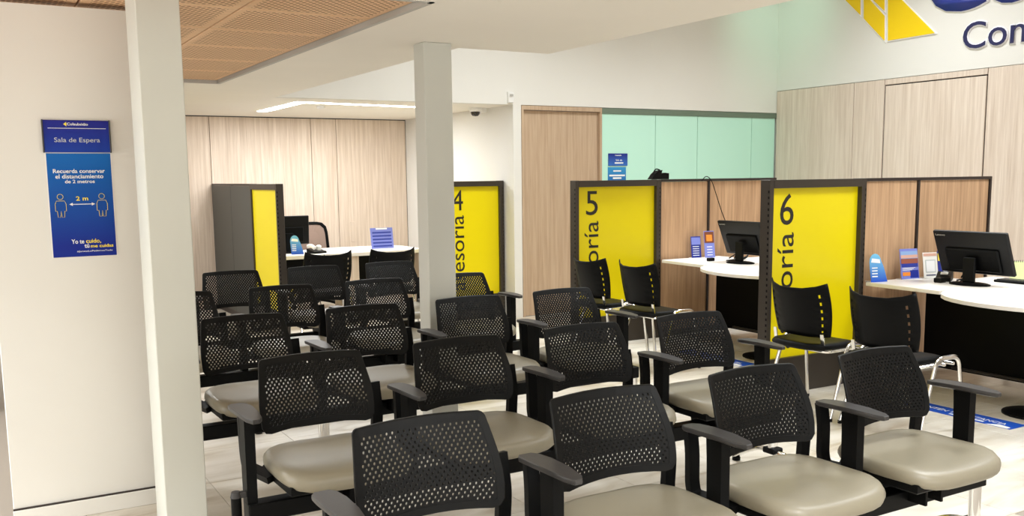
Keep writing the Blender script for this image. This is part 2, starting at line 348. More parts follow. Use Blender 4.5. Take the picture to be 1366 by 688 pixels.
# ------------------------------------------------------------------ tandem benches
def hexback():
    """perforated curved backrest: rim ring plus a lattice of cells with real holes; local origin at floor, back top at y = 0"""
    def prof(z):
        t = (z-.56)/.28; return -.088+.088*t**1.25 - .010*math.sin(math.pi*min(1, max(0, t)))
    def ys(x, z): return prof(z) - .62*x*x
    def hw(t):                                         # half width over the height t = 0..1
        return .224+.008*math.sin(math.pi*min(t*1.25, 1)) - .014*max(0, t-.30)**1.3/.70**1.3
    out = []; Z0, Z1 = .562, .84
    def corner(cx, cz, r, a0, a1, n=5):
        return [(cx+r*math.cos(a0+(a1-a0)*i/n), cz+r*math.sin(a0+(a1-a0)*i/n)) for i in range(n+1)]
    n = 9
    bot = [(-.19+.38*i/n, Z0+.014*(1-(abs(-.19+.38*i/n)/.21)**2)) for i in range(n+1)]
    rgt = [(hw(t), Z0+(Z1-Z0)*t) for t in (.1, .25, .4, .55, .7, .85)]
    tc = corner(hw(1)-.020, Z1-.020, .020, 0, math.pi/2)
    top = [(x, Z1+.004*(1-(x/.18)**2)) for x in (.12, .06, 0, -.06, -.12)]
    out = bot + [(.214, Z0+.008)] + rgt + tc + top + [(-x, z) for x, z in reversed(tc)] + [(-x, z) for x, z in reversed(rgt)] + [(-.214, Z0+.008)]
    m = len(out); cx, cz = 0, .70
    inn = []
    for i in range(m):
        a = Vector(out[i-1]); b = Vector(out[i]); d = Vector(out[(i+1) % m]); t = (d-a).normalized()
        inn.append((b.x-t.y*.024, b.y+t.x*.024))
    B = MB()
    def ring(pts, dy, sc=1): return [(x, ys(x, z)+dy, z) for x, z in pts]
    shr = [((x*.6+x2*.4), (z*.6+z2*.4)) for (x, z), (x2, z2) in zip(out, [(a*.97, (b-cz)*.96+cz) for a, b in out])]
    B.loft([ring(inn, -.0045), ring(shr, -.0055), ring(out, -.003), ring(out, .004), ring(shr, .006), ring(inn, .005), ring(inn, -.0045)], False, False)
    # lattice
    def inside(x, z, pts):
        c = False
        for i in range(len(pts)):
            (x1, z1), (x2, z2) = pts[i-1], pts[i]
            if (z1 > z) != (z2 > z) and x < (x2-x1)*(z-z1)/(z2-z1)+x1: c = not c
        return c
    a, h = .0092, .0112; rx, rz = .0039, .0046
    for r in range(-1, 28):
        z = .575+h*r
        for q in range(-15, 16):
            x = (q+(.5 if r % 2 else 0))*2*a
            if not inside(x, z, out): continue
            def inset(s): return inside(x+s, z, inn) and inside(x-s, z, inn) and inside(x, z+s, inn) and inside(x, z-s, inn)
            hole = inset(.004)
            oc = [(a, 0), (a/2, h/2), (0, h), (-a/2, h/2), (-a, 0), (-a/2, -h/2), (0, -h), (a/2, -h/2)]
            if not hole and not inset(-.0) and not inside(x, z, inn):
                # solid filler hidden under the rim
                if not all(inside(x+u*1.25, z+w*1.25, out) for u, w in oc): continue
            ic = [(rx*math.cos(math.pi/4*i), rz*math.sin(math.pi/4*i)) for i in range(8)]
            P = lambda dx, dz, dy: (x+dx, ys(x+dx, z+dz)+dy, z+dz)
            if hole:
                f = [P(u, w, -.003) for u, w in oc]+[P(u, w, -.003) for u, w in ic]+[P(u, w, .003) for u, w in ic]+[P(u, w, .003) for u, w in oc]
                B.add(f, [(i, (i+1) % 8, 8+(i+1) % 8, 8+i) for i in range(8)]+[(8+i, 8+(i+1) % 8, 16+(i+1) % 8, 16+i) for i in range(8)]+[(16+i, 16+(i+1) % 8, 24+(i+1) % 8, 24+i) for i in range(8)])
            else:
                B.add([P(u, w, -.003) for u, w in oc], [tuple(range(8))]); B.add([P(u, w, .003) for u, w in oc], [tuple(range(7, -1, -1))])
    return B.mesh('backrest', MESHBLK)
def cushion(hw, hd, yc, zt, th, m, name='seat', front=.05, back=.010, dish=.010, p=4.2):
    n = 40; rings = []
    def o(k):
        a = 2*math.pi*k/n; c, s = math.cos(a), math.sin(a); r = (abs(c)**p+abs(s)**p)**(-1/p); return c*r, s*r
    def zz(x, y):                                     # y<0 is the front
        t = max(0, (-y-.35)/.65); z = zt - front*t*t
        z += back*max(0, (y-.3)/.7)**2 - dish*(1-min(1, x*x+y*y))
        return z
    for s_, dz in ((.02, 0), (.3, 0), (.55, 0), (.75, 0), (.88, 0), (.95, -.004), (.985, -.013), (1, -.026), (1, -th*.62), (.975, -th*.85), (.92, -th)):
        rings.append([(o(k)[0]*s_*hw, yc+o(k)[1]*s_*hd, zz(o(k)[0]*s_, o(k)[1]*s_)+dz) for k in range(n)])
    return MB().loft(rings).mesh(name, m, True, 60)
BACK = hexback()
SEAT = cushion(.260, .228, -.222, .484, .062, VINYL, front=.028)
PAN = MB().prism([(-.21, -.40), (.21, -.40), (.22, -.06), (.16, -.02), (-.16, -.02), (-.22, -.06)], .40, .434, .006).mesh('seat_pan', BLACK)
def upright(sx):
    path = bend([(sx*.270, -.012, .695 if sx > 0 else .664), (sx*.274, -.030, .58), (sx*.270, -.026, .47), (sx*.266, -.034, .425), (sx*.22, -.20, .418)], .03)
    return MB().bar(path, .044, .026).mesh('upright', BLACK)
UPR = {s: upright(s) for s in (-1, 1)}
def bracket(x): return MB().prism([(-.31, .31), (-.28, .295), (-.12, .295), (-.10, .385), (-.31, .385)], x-.006, x+.006).mesh('bracket', BLACK)
def yz_plate(pts, x0, x1):                            # polygon in (y, z) extruded along x
    m = MB(); m.loft([[(x0, y, z) for y, z in pts], [(x1, y, z) for y, z in pts]]); return m
BRK = {x: yz_plate([(-.32, .305), (-.12, .305), (-.10, .39), (-.32, .39)], x-.006, x+.006).mesh('bracket', BLACK) for x in (-.045, .045)}
def arm_pad():
    L = [(-.020, -.030), (.022, -.030), (.036, -.06), (.040, -.13), (.036, -.23), (.026, -.31), (.010, -.335), (-.014, -.335), (-.030, -.30), (-.039, -.20), (-.040, -.11), (-.035, -.055)]
    L = L[::-1]
    cy = -.19
    def ring(k, z): return [(x*k, cy+(y-cy)*(1-(1-k)*.5), z-.006*((y-cy)/.15)**2) for x, y in L]
    return MB().loft([ring(.80, .672), ring(.97, .675), ring(1, .681), ring(.985, .6885), ring(.95, .6905)]).mesh('armrest', ARMGREY, True, 30)
ARM = arm_pad()
def arm_post():
    m = MB()
    m.loft([[(-.019, -.225, z), (.019, -.225, z), (.019, -.225+d, z), (-.019, -.225+d, z)] for z, d in ((.27, .062), (.40, .066), (.60, .070), (.674, .074))])
    return m.mesh('armrest_post', BLACK)
APOST = arm_post()
PITCH = .65
def bench(x0, y, n, label):
    """x0: centre of the first chair; y: line of the backrest tops; chairs face -y"""
    t = thing('tandem_bench', label, 'bench', (x0, y, 0), 0, 'five rows of waiting room benches')
    xl, xr = -PITCH/2, PITCH*(n-.5)
    MB().cbox(xl-.02, xr+.09, -.245, -.175, .275, .345, .004).build('beam', BLKMET, t)
    for i in range(n):
        c = part('chair', (i*PITCH-.022, 0, 0), t)
        for nm, me in (('backrest', BACK), ('seat', SEAT), ('seat_pan', PAN), ('upright', UPR[-1]), ('upright', UPR[1]), ('bracket', BRK[-.045]), ('bracket', BRK[.045])):
            link(nm, me, c, (.03, 0, .006) if nm == 'seat' else (0, 0, 0))
    for i in range(n+1):
        a = link('armrest', ARM, t, (xl+i*PITCH, 0, 0)); link('armrest_post', APOST, a)
    e = MB().cyl((xl-.055, -.20), .019, .019, .275, .370).build('end_coupler', BLACK, t, True)
    MB().cyl((xl-.055, -.20), .021, .016, .3705, .392).box(xl-.05, xl-.015, -.212, -.188, .368, .388).build('coupler_cap', ARMGREY, e, True)
    for xx in (xl+PITCH, xr+.07):
        g = MB().loft([[(xx+.030*math.cos(a_), -.21+.020*math.sin(a_), z) for a_ in [2*math.pi*i/16 for i in range(16)]] for z in (.13, .275)]).build('leg', CHROME, t, True)
        MB().cbox(xx-.036, xx+.036, -.25, -.17, .105, .135, .006).build('collar', BLACK, g)
        f = MB()
        for s in (-1, 1):
            f.sweep(bend([(xx, -.21, .115), (xx, -.21+s*.10, .112), (xx, -.21+s*.22, .05), (xx, -.21+s*.27, .018)], .06), [(.020*math.cos(2*math.pi*i/10), .011*math.sin(2*math.pi*i/10)) for i in range(10)])
        f.build('foot', CHROME, g, True)
        for s in (-1, 1): MB().cyl((xx, -.21+s*.262), .022, .022, 0, .016, 14).build('glide', BLACK, g)
    return t
bench(1.122, 2.455, 4, 'front row four-seat bench, black perforated backs and taupe seats, cut by the photo bottom')
bench(1.180, 3.615, 4, 'second row four-seat perforated bench, its arm posts seen beside the wide pillar')
bench(1.230, 4.85, 4, 'third row four-seat perforated bench, directly in front of the slim pillar')
bench(1.145, 6.08, 4, 'fourth row four-seat perforated bench, behind the slim pillar')
bench(1.768, 7.29, 3, 'rearmost three-seat perforated bench, before the alcove desk')

# ------------------------------------------------------------------ visitor chairs
def visitor_meshes():
    # backrest with columns of real slots
    us = [-1, -.93, -.83, -.79, -.72, -.36, 0, .36, .72, .79, .83, .93, 1]
    us = [-1, -.95, -.83, -.765, -.4, 0, .4, .765, .83, .95, 1]
    vs = [0, .10, .14, .22, .28, .36, .42, .50, .56, .64, .70, .78, .84, .93, 1]
    def pos(u, v, d):
        hw = .215+.020*math.sin(math.pi*v*.9)+.006*v
        z = .515+.305*v + .038*abs(u)**3*v**2 - .010*(1-abs(u)**3)*(1-v)
        y = -.075+.095*v - .035*math.cos(math.pi*.5*(1-v))*u*u - .045*abs(u)**3 + d
        return (u*hw, y, z)
    B = MB(); nu, nv = len(us), len(vs)
    slot = lambda i, j: i in (2, 7) and j in (1, 3, 5, 7, 9, 11) and j < 12 and vs[j+1]-vs[j] < .09 and j % 2 == 1
    for d in (-.005, .005):
        pts = [pos(u, v, d) for v in vs for u in us]
        B.add(pts, [(j*nu+i, j*nu+i+1, (j+1)*nu+i+1, (j+1)*nu+i) for j in range(nv-1) for i in range(nu-1) if not slot(i, j)])
    def wall(p, q): B.add([pos(*p, -.005), pos(*q, -.005), pos(*q, .005), pos(*p, .005)], [(0, 1, 2, 3)])
    for i in range(nu-1): wall((us[i], 0), (us[i+1], 0)); wall((us[i], 1), (us[i+1], 1))
    for j in range(nv-1): wall((-1, vs[j]), (-1, vs[j+1])); wall((1, vs[j]), (1, vs[j+1]))
    for j in range(nv-1):
        for i in range(nu-1):
            if slot(i, j):
                a, b, c, e = (us[i], vs[j]), (us[i+1], vs[j]), (us[i+1], vs[j+1]), (us[i], vs[j+1])
                wall(a, b); wall(b, c); wall(c, e); wall(e, a)
    back = B.mesh('backrest', BLACK, True, 50)
    bm_ = bmesh.new(); bm_.from_mesh(back); bmesh.ops.remove_doubles(bm_, verts=bm_.verts, dist=1e-5); bmesh.ops.recalc_face_normals(bm_, faces=bm_.faces); bm_.to_mesh(back); bm_.free()
    seat = cushion(.225, .215, -.205, .475, .042, BLACK, 'seat', .018, .0, .006, 3.6)
    side = {}
    for s in (-1, 1):
        x = s*.262
        path = bend([(x+s*.015, -.07, .006), (x, -.225, .47), (x, -.425, .47), (x+s*.015, -.475, .006)], .06, 6)
        side[s] = MB().sweep(path, [(.010*math.cos(2*math.pi*i/12), .015*math.sin(2*math.pi*i/12)) for i in range(12)]).mesh('leg_loop', CHROME, True)
    rails = MB()
    for y in (-.30, -.38): rails.tube([(-.262, y, .43), (.262, y, .43)], .010)
    rails.tube(bend([(-.262, -.27, .44), (-.225, -.08, .425), (.225, -.08, .425), (.262, -.27, .44)], .05), .009)
    rails = rails.mesh('seat_rail', CHROME, True)
    sup = {s: MB().bar(bend([(s*.190, -.20, .430), (s*.195, -.085, .432), (s*.195, -.075, .48), (s*.195, -.066, .535)], .03), .026, .006).mesh('back_support', CHROME, True) for s in (-1, 1)}
    feet = {s: MB().cyl((s*.277, -.07), .013, .013, 0, .02, 10).cyl((s*.277, -.475), .013, .013, 0, .02, 10).mesh('foot_cap', BLACK) for s in (-1, 1)}
    return back, seat, side, rails, sup, feet
VM = visitor_meshes()
def visitor(x, y, rz, label):
    back, seat, side, rails, sup, feet = VM
    t = thing('visitor_chair', label, 'chair', (x, y, 0), rz, 'black visitor chairs at the advice desks')
    link('backrest', back, t); link('seat', seat, t); link('seat_rail', rails, t)
    for s in (-1, 1):
        l = link('leg_loop', side[s], t); link('foot_cap', feet[s], l); link('back_support', sup[s], t)
    return t
visitor(4.50, 4.22, R(90), 'black slotted chrome-legged chair before yellow panel six')
visitor(4.52, 3.61, R(90), 'black slotted chrome-legged chair beside the rightmost bench seats, facing the desk by panel six')
visitor(4.50, 6.53, R(90), 'black slotted chrome-legged chair at the outer edge of yellow panel five')
visitor(4.53, 5.92, R(90), 'black slotted chrome-legged chair before panel five, nearer the white desk')
visitor(2.98, 8.50, R(180), 'black slotted chair at the alcove desk, beside the charcoal partition')
visitor(3.62, 8.46, R(180), 'black slotted chair at the alcove desk, below the blue leaflet stand')

# ------------------------------------------------------------------ partitions with yellow panels
def slots(n, z0, z1, fx):
    m = MB()
    for i in range(n):
        z = z0+(z1-z0)*i/n; m.box(*fx(z))
    return m
def partition(name_label, loc, rz, width, number, wood_w=(), wood_mat=None, word=True, T=.09, slot=(.06, .2)):
    """local: x along the face from the free end, y = 0 front, faces -y"""
    t = thing('desk_partition', name_label, 'partition', loc, rz, 'yellow numbered partitions')
    H = 1.49; w = width
    f = MB().cbox(0, .038, 0, T, 0, H, .003).cbox(w-.05, w, 0, T, 0, H, .003).box(.038, w-.05, 0, T, 1.432, H-.002).box(.038, w-.05, .012, T-.012, 0, .255)
    f.build('frame', FRAME, t)
    s = slots(34, .1, 1.44, lambda z: (-.0012, .002, T*slot[0], T*slot[1], z, z+.017))
    for i in range(34):
        z = .1+1.34*i/34; s.box(w-.016, w-.010, -.0012, .002, z, z+.017)
    s = s.build('slot_strip', BLACK, t); s['kind'] = 'stuff'
    y = MB().box(.038, w-.05, .04, .052, .255, 1.432).build('yellow_panel', YELLOW, t)
    if word:
        text('lettering', 'asesoría', INK, y, (.274, .04, .315), (0, 0, 1), (-1, 0, 0), .812, .152, .002, 'LEFT')
        text('numeral', number, INK, y, (.202, .04, 1.18), (1, 0, 0), (0, 0, 1), .128, .215, .002)
    x = w
    for i, ww in enumerate(wood_w):
        m_ = .022 if wood_mat is None else .006
        MB().cbox(x, x+m_, .02, T-.02, 0, H-.012, .002).box(x, x+ww, .02, T-.02, H-.022, H).build('mullion', FRAMEDK, t)
        MB().cbox(x+m_+.001, x+ww-.001, .034, .056, .06, H-.023, .002).build('wood_panel' if wood_mat is None else 'charcoal_panel', wood_mat or WOODP, t)
        x += ww
    if wood_w:
        MB().cbox(x, x+.022, .02, T-.02, 0, H, .002).build('end_post', FRAMEDK, t)
        MB().box(w+.022, x, .036, .054, 0, .06).build('kick_rail', FRAMEDK, t)
    return t
partition('partition with yellow panel numbered 6 and two oak panels beside it', (4.70, 4.62, 0), 0, .96, '6', (.60, .885))
partition('partition with yellow panel numbered 5 and two oak panels beside it', (4.70, 6.94, 0), 0, .96, '5', (.60, .885))
partition('partition with yellow panel numbered 4 partly behind the slim pillar', (4.40, 9.0, 0), 0, .75, '4')
partition('charcoal and plain yellow partition at the alcove desk', (2.67, 8.88, 0), R(90), .96, '3', (.84, .90), wood_mat=GREYPAN, word=False, T=.07, slot=(.84, .98))

# ------------------------------------------------------------------ desks
def desk_right(loc, label):
    t = thing('service_desk', label, 'desk', loc, 0, 'advice desks with rounded white lobes')
    # worktop: main run with a rounded visitor lobe
    pts = [(.71, -.02), (.0, -.02), (-.03, -.64)]
    for i in range(17):
        a = math.pi*(.5+i/16); pts.append((.09+.47*math.cos(a), -1.26+.61*math.sin(a)))
    pts += [(1.06, -1.87), (1.06, -.32), (.71, -.32)]
    w = MB().prism(pts, .713, .741, .003).build('worktop', WTOP, t)
    MB().cbox(.66, .68, -1.86, -.04, .06, .708, .003).build('dark_panel', BLKMET, t)  # added black sheet standing in for the deep shade under the desk
    MB().cbox(.63, .66, -1.82, -.30, .075, .092, .004).build('foot_rail', ARMGREY, t)
    MB().lathe((.12, -1.25), [(.19, 0), (.19, .012), (.035, .03), (.03, .69), (.12, .70), (.12, .712)]).build('pedestal_leg', BLKMET, t, True)
    d = MB().cbox(.20, .62, -1.84, -1.38, .04, .70, .004).build('drawer_unit', BLKMET, t)
    for i in range(3): MB().cbox(.19, .20, -1.82, -1.40, .06+.21*i, .26+.21*i, .003).build('drawer', BLACK, d)
    return t
desk_right((5.66, 4.62, 0), 'white service desk with rounded lobe beside yellow panel six')
desk_right((5.66, 6.94, 0), 'white service desk with rounded lobe beside yellow panel five')
def desk_alcove():
    t = thing('service_desk', 'white topped desk with pale wood front in the alcove', 'desk', (2.68, 9.62, 0), 0)
    pts = [(0, 0), (1.78, 0), (1.80, .03), (1.80, .62), (1.72, .80), (1.2, .86), (.75, .84), (.55, .62), (0, .60)]
    MB().prism(pts, .70, .741, .003).build('worktop', WTOP, t)
    MB().cbox(.02, .12, .03, .56, 0, .698, .003).build('side_panel', WOODB, t)
    MB().cbox(.90, 1.02, .03, .5, 0, .698, .003).build('side_panel', WOODB, t)
    MB().cbox(1.74, 1.78, .03, .6, 0, .698, .003).build('side_panel', WOODB, t)
    MB().cbox(.12, 1.74, .30, .32, .30, .698, .003).build('dark_panel', BLKMET, t)
    return t
desk_alcove()

# ------------------------------------------------------------------ office chairs
def office_chair(x, y, rz, label, zoff=0):
    t = thing('office_chair', label, 'chair', (x, y, 0), rz)
    link('seat', cushion(.24, .23, -.02, .50, .08, BLACK), t)
    # back: frame ring with a brown mesh inside, faces -y
    def sur(u, v, d): return (u*(.225-.02*v), .235+.06*v-.05*u*u+d, .55+.47*v)
    n = 28; ring = []
    for k in range(n):
        a = 2*math.pi*k/n; c, s = math.cos(a), math.sin(a); r = (abs(c)**5+abs(s)**5)**-.2; ring.append((c*r, s*r))
    def rg(sc, d): return [sur(c*sc, .5+.5*s*sc, d) for c, s in ring]
    b = MB().loft([rg(.86, -.008), rg(.9, -.014), rg(1, -.01), rg(1, .012), rg(.9, .014), rg(.86, .008), rg(.86, -.008)], False, False).build('back_frame', BLACK, t, True)
    MB().loft([rg(.88, -.002), rg(.5, -.002), rg(.05, -.002)], False, True).build('back_mesh', BROWNMESH, b)
    MB().bar(bend([(0, .06, .41), (0, .27, .42), (0, .285, .62)], .06), .06, .02).build('back_bar', BLACK, t)
    MB().lathe((0, -.02), [(.03, .10), (.03, .28), (.02, .281), (.02, .41), (.10, .415), (.10, .425)]).build('gas_lift', BLKMET, t, True)
    for s in (-1, 1):
        MB().bar(bend([(s*.22, .02, .43), (s*.29, .02, .45), (s*.29, .02, .66)], .03), .04, .02).cbox(s*.29-.035, s*.29+.035, -.13, .14, .66, .69, .006).build('armrest', BLACK, t)
    for k in range(5):
        a = 2*math.pi*k/5+.3; dx, dy = math.cos(a), math.sin(a)
        l = MB().bar([(0, -.02, .115), (.16*dx, -.02+.16*dy, .10), (.30*dx, -.02+.30*dy, .075)], .04, .03).build('leg', BLACK, t)
        c = MB()
        cx, cy = .30*dx, -.02+.30*dy
        for o_ in (-.014, .014):
            n2 = 14; px_, py_ = -dy*o_, dx*o_
            c.loft([[(cx+px_+w*-dy+.028*math.cos(2*math.pi*i/n2)*dx, cy+py_+w*dx+.028*math.cos(2*math.pi*i/n2)*dy, .028+.028*math.sin(2*math.pi*i/n2)) for i in range(n2)] for w in (-.009, .009)])
        c.build('caster', BLACK, l)
    return t
office_chair(3.62, 10.78, 0, 'black office chair with brown mesh back behind the alcove desk')
office_chair(6.98, 3.98, R(-90), 'black office chair with castered base behind the desk of panel six')
office_chair(6.85, 6.05, R(-90), 'black office chair behind the desk of panel five')

# ------------------------------------------------------------------ desk items
def monitor(x, y, rz, w, h, zc, tilt, label, brand=True):
    """screen faces +y locally; its back faces -y"""
    t = thing('computer_monitor', label, 'monitor', (x, y, .741), rz, 'computer monitors')
    M_ = Matrix.Rotation(R(tilt), 4, 'X'); zc -= .741
    def X(mb): mb.v = [tuple(M_ @ Vector(p) + Vector((0, 0, zc))) for p in mb.v]; return mb
    s = X(MB().cbox(-w/2, w/2, -.016, .012, -h/2, h/2, .006)).build('screen_housing', SCREEN, t)
    X(MB().cbox(-w*.36, w*.36, -.034, -.0165, -h*.42, h*.12, .01)).build('rear_cover', BLACK, s)
    X(MB().box(-w/2+.012, w/2-.012, .0122, .014, -h/2+.018, h/2-.012)).build('display', DOMEGL, s)
    if brand:
        b = text('brand_lettering', 'Lenovo', GREYTRIM, s, (-w/2+.02, -.0162, h/2-.035), (1, 0, 0), (0, 0, 1), .075, .015, .001, 'LEFT')
        for v in b.data.vertices: v.co = M_ @ v.co + Vector((0, 0, zc))
    MB().cbox(-.045, .045, -.055, -.030, .02, zc-h*.1, .005).build('neck', BLACK, t)
    MB().loft([[(.145*math.cos(a)*k, -.03+.10*math.sin(a)*k, z) for a in [2*math.pi*i/28 for i in range(28)]] for k, z in ((1, 0), (1, .008), (.85, .014), (.3, .02))]).build('base', BLACK, t, True)
    return t
monitor(6.12, 4.07, R(-90), .56, .325, .966, 23, 'black monitor seen from behind on the desk by panel six')
monitor(6.02, 6.23, R(-90), .52, .325, .966, 23, 'black monitor seen from behind on the desk by panel five')
monitor(3.05, 10.04, 0, .46, .31, .985, 4, 'black monitor on the alcove desk beside the partition', False)

def print_mat(name, body, z0, z1): return gradient_z(name, body[0], body[1], z0, z1)
def standee(x, y, z, rz, w, h, label, grp=None):
    """blue leaflet stand with a rounded shoulder"""
    t = thing('leaflet_stand', label, 'leaflet stand', (x, y, z), rz, grp)
    o = [(-w*.42, 0), (w/2, 0), (w*.40, h*.30), (w*.30, h*.55)]+[(-w*.15+w*.33*math.cos(a), h*.70+h*.30*math.sin(a)) for a in [math.pi*(.05+.95*i/8) for i in range(9)]]+[(-w*.46, h*.4)]
    def ring(d, k=1): return [(u*k, d+.28*v*0.35, v) for u, v in o]
    c = MB().loft([ring(0), ring(.003)]).build('card', print_mat('leaflet_blue', (srgb(120, 190, 225), srgb(40, 80, 190)), 0, h), t)
    MB().loft([[(u, -.002+.098*v, v) for u, v in ((-w*.40, h*.70), (w*.12, h*.66), (w*.08, h*.80), (-w*.34, h*.84))], [(u, -.001+.098*v, v) for u, v in ((-w*.40, h*.70), (w*.12, h*.66), (w*.08, h*.80), (-w*.34, h*.84))]]).build('headline_patch', WINK, c)
    for i in range(4):
        v = h*(.18+.1*i); MB().loft([[(u, -.002+.098*q, q) for u, q in ((-w*.36, v), (-w*.05, v), (-w*.05, v+.008), (-w*.36, v+.008))], [(u, -.001+.098*q, q) for u, q in ((-w*.36, v), (-w*.05, v), (-w*.05, v+.008), (-w*.36, v+.008))]]).build('print_line', WINK, c)
    MB().loft([[(-w*.4, 0.005, 0), (w*.4, .005, 0), (w*.4, .07, 0), (-w*.4, .07, 0)], [(-w*.4, .005+.06*h, .004), (w*.4, .005+.06*h, .004), (w*.4, .072, .004), (-w*.4, .072, .004)]]).build('foot_flap', WPLAST, t)
    return t
standee(5.73, 4.545, .741, R(-12), .155, .205, 'blue round-topped leaflet stand on the desk beside panel six')
standee(3.06, 9.78, .741, R(-15), .14, .20, 'blue round-topped leaflet stand on the alcove desk beside the monitor')
def card_stand(x, y, rz, w, h, label, cols, build, name='leaflet_holder', cat='leaflet holder', grp=None, z=.741):
    """slightly leaning upright print in a clear holder"""
    t = thing(name, label, cat, (x, y, z), rz, grp)
    k = .16
    def quad(u0, u1, v0, v1, d0, d1): return [[(u0, d0+k*v0, v0), (u1, d0+k*v0, v0), (u1, d0+k*v1, v1), (u0, d0+k*v1, v1)], [(u0, d1+k*v0, v0), (u1, d1+k*v0, v0), (u1, d1+k*v1, v1), (u0, d1+k*v1, v1)]]
    P = lambda nm, a, m, par, dd=.002: MB().loft(quad(*a, -dd, 0)).build(nm, m, par)
    c = MB().loft(quad(-w/2, w/2, .004, h, 0, .004)).build('sheet', cols, t)
    build(P, c, w, h)
    MB().box(-w/2-.004, w/2+.004, -.03, .06, 0, .0035).build('holder_base', WPLAST, t)
    return t
SKY = mat('print_sky', srgb(140, 170, 215), .35); PINK = mat('print_pink', srgb(214, 168, 150), .4); ROOFS = mat('print_rooftops', srgb(150, 84, 66), .4); ORNG = mat('print_orange', srgb(235, 140, 50), .4)
PALEB = mat('print_pale_blue', srgb(120, 130, 205), .4); DKB = mat('print_dark_blue', srgb(40, 56, 150), .4); FOOD = mat('print_brown_food', srgb(120, 66, 40), .4); GRYP = mat('print_grey', srgb(196, 200, 198), .5)
LIME = mat('print_lime', srgb(214, 222, 160), .5); PAPER = mat('paper', srgb(238, 236, 230), .6)
def b_cal(P, c, w, h):
    P('picture_sky', (-w*.47, w*.47, h*.62, h*.92), SKY, c); P('picture_cloud', (-w*.47, w*.47, h*.70, h*.80), PINK, c, .0025); P('picture_roofs', (-w*.47, w*.47, h*.52, h*.68), ROOFS, c, .003); P('picture_river', (-w*.46, w*.46, h*.40, h*.52), DKB, c)
    P('blue_box', (0, w*.46, h*.05, h*.30), BLUE1, c); P('orange_strip', (-w*.42, 0, h*.12, h*.24), ORNG, c)
    for i in range(3): P('print_line', (-w*.42, w*(.1+.1*i), h*(.30+.035*i), h*(.315+.035*i)), WINK, c, .003)
card_stand(6.06, 4.525, R(-10), .165, .225, 'desk calendar with rooftop photo and blue print beside panel six', PALEB, b_cal, 'desk_calendar', 'calendar')
def b_qr(P, c, w, h):
    P('grey_border', (-w*.36, w*.36, h*.22, h*.72), GRYP, c); P('white_field', (-w*.30, w*.30, h*.26, h*.68), WINK, c, .003)
    P('header_band', (-w*.46, w*.46, h*.86, h*.97), PINK, c); P('caption_bar', (-w*.34, w*.34, h*.10, h*.14), SIGNNAVY, c)
card_stand(6.25, 4.49, R(-14), .125, .19, 'small white payment card stand between calendar and monitor', PAPER, b_qr, 'card_stand', 'card stand')
def b_yel(P, c, w, h):
    P('yellow_corner', (-w*.48, w*.2, h*.62, h*.9), YINK, c); P('white_patch', (0, w*.4, h*.2, h*.4), WINK, c)
card_stand(6.37, 4.47, R(-14), .09, .20, 'blue and yellow leaflet half hidden behind the monitor', BLUE1, b_yel)
def b_leaf(P, c, w, h):
    P('photo_block', (-w*.46, w*.46, h*.62, h*.95), PALEB, c)
    for i in range(5): P('print_line', (-w*.36, w*.30, h*(.12+.10*i), h*(.145+.10*i)), WINK, c)
def b_food(P, c, w, h):
    P('photo_block', (-w*.46, w*.46, h*.56, h*.97), FOOD, c); P('photo_plate', (-w*.28, w*.28, h*.62, h*.86), ORNG, c, .003)
    for i in range(4): P('print_line', (-w*.26, w*.26, h*(.10+.10*i), h*(.125+.10*i)), WINK, c)
card_stand(6.035, 6.86, R(-15), .10, .205, 'narrow blue leaflet in clear holder on desk of panel five', BLUE1, b_leaf)
card_stand(6.15, 6.80, R(-15), .105, .255, 'tall leaflet with brown food photo beside the narrow blue leaflet', PALEB, b_food)
def b_lines(P, c, w, h):
    for i in range(5): P('print_line', (-w*.42, w*.42, h*(.10+.16*i), h*(.17+.16*i)), DKB, c)
    P('white_tab', (-w*.25, w*.25, h*.92, h*.99), WINK, c)
card_stand(4.10, 9.93, 0, .27, .235, 'square blue leaflet stand at the far end of the alcove desk', PALEB, b_lines)
# payment terminal, mouse-like box, keyboard, papers
pt_ = thing('payment_terminal', 'black card payment terminal with pale label, before the white card stand', 'payment terminal', (6.20, 4.345, .741), R(-60))
MB().loft([[(-.05, y0, z) for y0, z in ((-.10, 0), (.10, 0), (.10, .055), (.04, .062), (-.10, .028))], [(.05, y0, z) for y0, z in ((-.10, 0), (.10, 0), (.10, .055), (.04, .062), (-.10, .028))]]).build('body', BLACK, pt_)
MB().loft([[(-.025, -.05, .047), (.025, -.05, .047), (.025, .0, .058), (-.025, .0, .058)], [(-.025, -.05, .049), (.025, -.05, .049), (.025, 0, .060), (-.025, 0, .060)]]).build('pale_label', PAPER, pt_)
o = MB().cbox(-.035, .035, -.03, .03, 0, .034, .006).build('desk_box', BLKMET, loc=(6.05, 4.275, .741)); tag(o, 'little black box on the desk edge beside the payment terminal', 'box')
kb = thing('keyboard', 'black keyboard lying behind the monitor by panel six', 'keyboard', (6.45, 3.86, .741), R(-90))
MB().cbox(-.22, .22, -.07, .07, 0, .018, .004).build('body', BLACK, kb)
ks = MB()
for i in range(14):
    for j in range(4): ks.box(-.205+.029*i, -.18+.029*i, -.055+.028*j, -.031+.028*j, .018, .023)
ks = ks.build('keys', ARMGREY, kb); ks['kind'] = 'stuff'
sc_ = thing('spiral_calendar', 'pale lime desk calendar with spiral binding at the frame edge', 'calendar', (6.62, 3.98, .741), R(-60))
MB().loft([[(-.11, 0, 0), (.11, 0, 0), (.11, .05, .135), (-.11, .05, .135)], [(-.11, .004, 0), (.11, .004, 0), (.11, .054, .135), (-.11, .054, .135)]]).build('pages', LIME, sc_)
MB().loft([[(-.11, .10, 0), (.11, .10, 0), (.11, .054, .137), (-.11, .054, .137)], [(-.11, .104, 0), (.11, .104, 0), (.11, .058, .137), (-.11, .058, .137)]]).build('stand', WPLAST, sc_)
